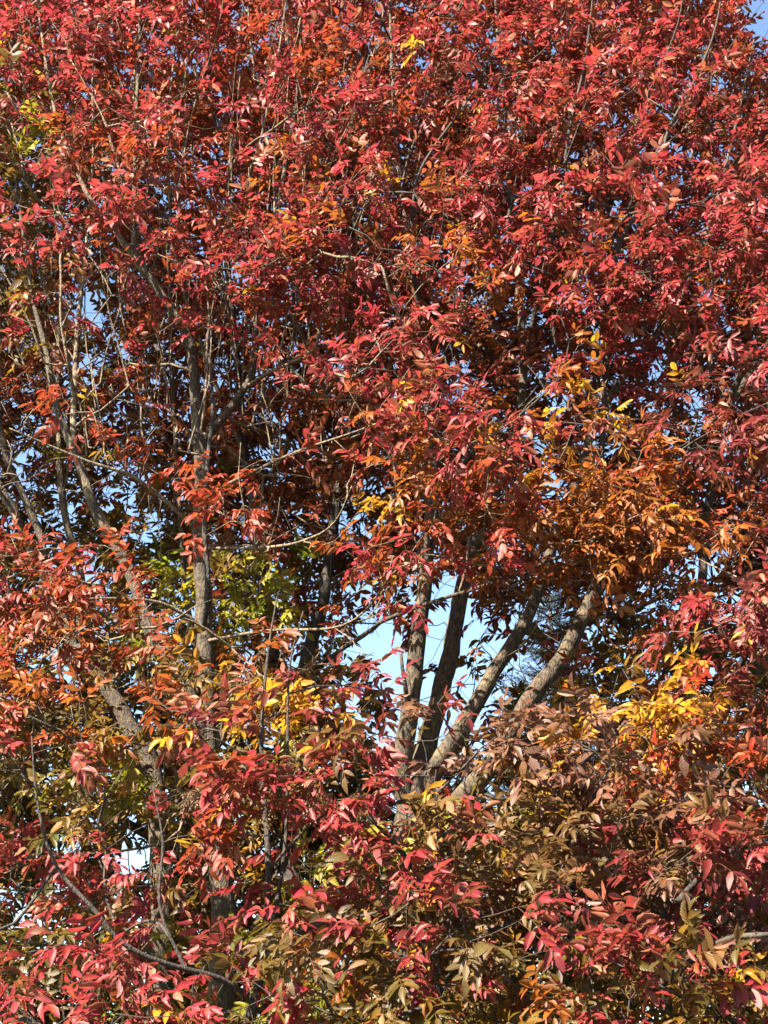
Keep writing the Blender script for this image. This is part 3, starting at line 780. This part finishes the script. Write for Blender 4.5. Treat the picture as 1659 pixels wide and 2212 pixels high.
LEAF_TONE = {0: .10, 1: .16, 2: .2, 3: .06}
for key, T in trees.items():
    batch = LeafBatch()
    lst = sorted(assigned[key], key=lambda t: t[0])
    tips = []
    for bd, (q, n, s, code, layer) in lst:
        if bd > .25:
            T.grow(q, up=.3)
        base = PAL[code]
        tint = base * rng.normal(1, .12) * rng.normal(1, LEAF_TONE[layer] * .6, 3)
        for i in range(n):
            off = rng.normal(0, 1, 3) * s * np.array([1.2, .9, .55])
            tips.append((np.linalg.norm(off), q + off, tint, code, layer))
    for _, q, tint, code, layer in tips:
        px, py = project(q); px, py = px[0], py[0]
        if layer != 3 and rng.uniform() < .86 and in_gap(px, py, .8): continue
        u = T.grow(q, seg=.11, up=.45)
        k = rng.integers(4, 7) if layer != 2 else rng.integers(3, 5)
        a0 = rng.uniform(0, 6.28)
        A = unit(np.cross(u, [.3, .2, 1])); B = np.cross(u, A)
        for j in range(k):
            th = a0 + j * math.pi * (.5 if j % 2 else 1.0) + rng.normal(0, .3)
            sp = rng.uniform(.45, 1.1)
            out = np.cos(th) * A + np.sin(th) * B
            d = unit(np.cos(sp) * u + np.sin(sp) * out + np.array([0, -.28, -.10]))
            L = rng.uniform(.115, .225) if layer != 2 else rng.uniform(.19, .29)
            hi = np.interp(py, [300, 1300], [1, 0])
            n_ = (.72 - .3 * hi) * SUNW + np.array([0, -.05, .5 + .3 * hi]) + .3 * out + rng.normal(0, .46, 3)
            n_ = unit(n_ - (n_ @ d) * d)
            mid = q + d * L * .7 - np.array([0, 0, .03])
            mx, my = project(mid)
            if layer != 3 and rng.uniform() < .84 and in_gap(mx[0], my[0], .92): continue
            if in_sun_lane(mid): continue
            if layer < 2 and in_clear(mx[0], my[0]): continue
            c = tint * rng.normal(1, .1)
            r = rng.uniform()
            if layer in (0, 1) and code in 'CR' and r < (.08 if py < 1000 else .15): c = .5 * c + .5 * PAL['O']
            elif r < .03: c = PAL['Y'] * .9
            elif code in 'G' and r < .3: c = .22 * PAL['Y'] + .7 * PAL['G']
            elif code in 'D' and r < .3: c = PAL['R'] * .9
            batch.add(q + u * .005, d, n_, L, c, int(rng.choice([5, 7, 7, 7, 9])))
    T.build_twigs()
    batch.build("crown", T)
    print(key, round(T.n), 'clusters', len(lst), 'leaves', len(batch.rows), 'nodes', T.n)

# ---------------------------------------------------------------- brown seed clusters hanging among the leaves
def seed_mesh(seed):
    r = np.random.default_rng(seed)
    V, F = [], []
    for i in range(26):
        c = r.normal(0, 1, 3) * np.array([.028, .028, .04]) + np.array([0, 0, -.05])
        d = unit(r.normal(0, .6, 3) + np.array([0, 0, -.8])); a = unit(np.cross(d, r.normal(0, 1, 3))); b = np.cross(d, a)
        L, wd = r.uniform(.022, .034), r.uniform(.004, .006)
        k = len(V)
        V += [tuple(c), tuple(c + d * L * .5 + a * wd), tuple(c + d * L * .5 - a * wd), tuple(c + d * L), tuple(c + d * L * .3 + b * wd * .8), tuple(c + d * L * .3 - b * wd * .8)]
        F += [(k, k + 1, k + 4), (k + 1, k + 3, k + 4), (k + 3, k + 2, k + 4), (k + 2, k, k + 4), (k, k + 5, k + 1), (k + 1, k + 5, k + 3), (k + 3, k + 5, k + 2), (k + 2, k + 5, k)]
        # stalk
        k = len(V); s = np.array([0, 0, 0.0])
        V += [tuple(s), tuple(s + np.array([.0015, 0, 0])), tuple(c)]
        F += [(k, k + 1, k + 2)]
    me = bpy.data.meshes.new("seed_cluster")
    me.from_pydata(V, [], F); me.materials.append(M_SEED); me.update()
    return me


SEED = [seed_mesh(s) for s in range(4)]
SPOTS = [(1625, 30), (1510, 90), (1300, 60), (1490, 270), (1395, 250), (1480, 120), (1240, 290), (1210, 235), (1150, 220), (1180, 310), (1000, 430), (790, 430), (1030, 40), (1600, 150),
         (1640, 140), (560, 40), (650, 60), (430, 130), (880, 590), (970, 640), (1010, 650), (770, 480), (480, 690), (575, 1400), (585, 1420), (440, 1745), (450, 1760), (455, 1735), (520, 1755), (200, 1720), (380, 1695),
         (540, 1660), (600, 1640), (620, 1630), (700, 1690), (530, 1730), (1360, 760), (1420, 690), (700, 1300), (1330, 240), (40, 150), (730, 240), (820, 380), (1060, 590), (1540, 210)]
for i, (px, py) in enumerate(SPOTS):
    q = at(px, py, front_depth(py) + rng.uniform(.0, .25))
    best = min((k for k in trees if k not in ('olive', 'golden', 'edge')), key=lambda k: trees[k].dist(q))
    T = trees[best]
    j = int(np.argmin(np.linalg.norm(T.pos[:T.n] - q, axis=1)))
    q = T.pos[j] * .75 + q * .25 if np.linalg.norm(T.pos[j] - q) < .6 else T.pos[j]
    o = bpy.data.objects.new("seed_cluster", SEED[i % 4])
    COL.objects.link(o); o.parent = T.root
    o.location = T.pos[j] - T.base
    o.rotation_euler = (rng.normal(0, .3), rng.normal(0, .3), rng.uniform(0, 6.28))
    k = rng.uniform(.8, 1.35); o.scale = (k, k, k)

# ---------------------------------------------------------------- spruce far behind
def spruce(px, Y, py_top):
    apex = at(px, py_top, Y)
    H = apex[2]
    root = bpy.data.objects.new("spruce_tree", None); COL.objects.link(root)
    root.location = (apex[0], Y, 0)
    root["label"] = "dark blue-green spruce seen through the central sky gap behind the forked limbs"; root["category"] = "tree"
    V, F = [], []
    sweep(np.array([[0, 0, -.1, .2], [0, 0, H * .5, .11], [0, 0, H, .012]]), 10, V, F)
    mesh_obj("trunk", V, F, M_BARK2, root)
    V, F = [], []
    NV, NL = [], []
    z = H - .05
    def needles(p, d, length, size):
        n = max(3, int(length / .018))
        for i in range(n):
            q = p + d * length * (i + .5) / n
            for s in range(4):
                r = rng.normal(0, 1, 3); r = unit(r - (r @ d) * d)
                dd = unit(d * .8 + r)
                a = unit(np.cross(dd, rng.normal(0, 1, 3))) * .0028 * size
                NV.extend([q + a, q - a, q + dd * rng.uniform(.026, .04) * size])
    while z > max(1.5, H - 4.6):
        rr = (H - z) * .36 + .08
        nb = 5 + int((H - z) * 1.4)
        for k in range(nb):
            th = rng.uniform(0, 6.28)
            L = rr * rng.uniform(.75, 1.1)
            d = np.array([math.cos(th), math.sin(th), .12])
            P0 = np.array([0, 0, z + rng.uniform(-.08, .08)])
            path = np.array([P0 + d * L * t + np.array([0, 0, -.28 * L * math.sin(t * 2.6) + .22 * L * t * t]) for t in np.linspace(0, 1, 6)])
            sweep(np.c_[path, np.linspace(.012, .003, 6)], 5, V, F)
            for i in range(1, 6):
                seg = path[i] - path[i - 1]; ln = np.linalg.norm(seg)
                needles(path[i - 1], seg / ln, ln, 1.5)
                for sgn in (-1, 1):
                    sd = unit(np.cross(seg, [0, 0, 1.0]) * sgn + seg * .9 + np.array([0, 0, -.12 * ln]))
                    sl_ = (1.05 - i / 6) * L * .42 * rng.uniform(.7, 1.1) + .07
                    needles(path[i], sd, sl_, 1.5)
        z -= rng.uniform(.13, .19)
    mesh_obj("branches", V, F, M_BARK2, root)
    NV = np.array(NV); n = len(NV) // 3
    me = np_mesh("crown", NV, np.arange(n * 3), np.arange(n) * 3, np.full(n, 3), M_NEEDLE)
    o = bpy.data.objects.new("crown", me); COL.objects.link(o); o.parent = root
    print('needles', n)


spruce(1185, 21.0, 1235)
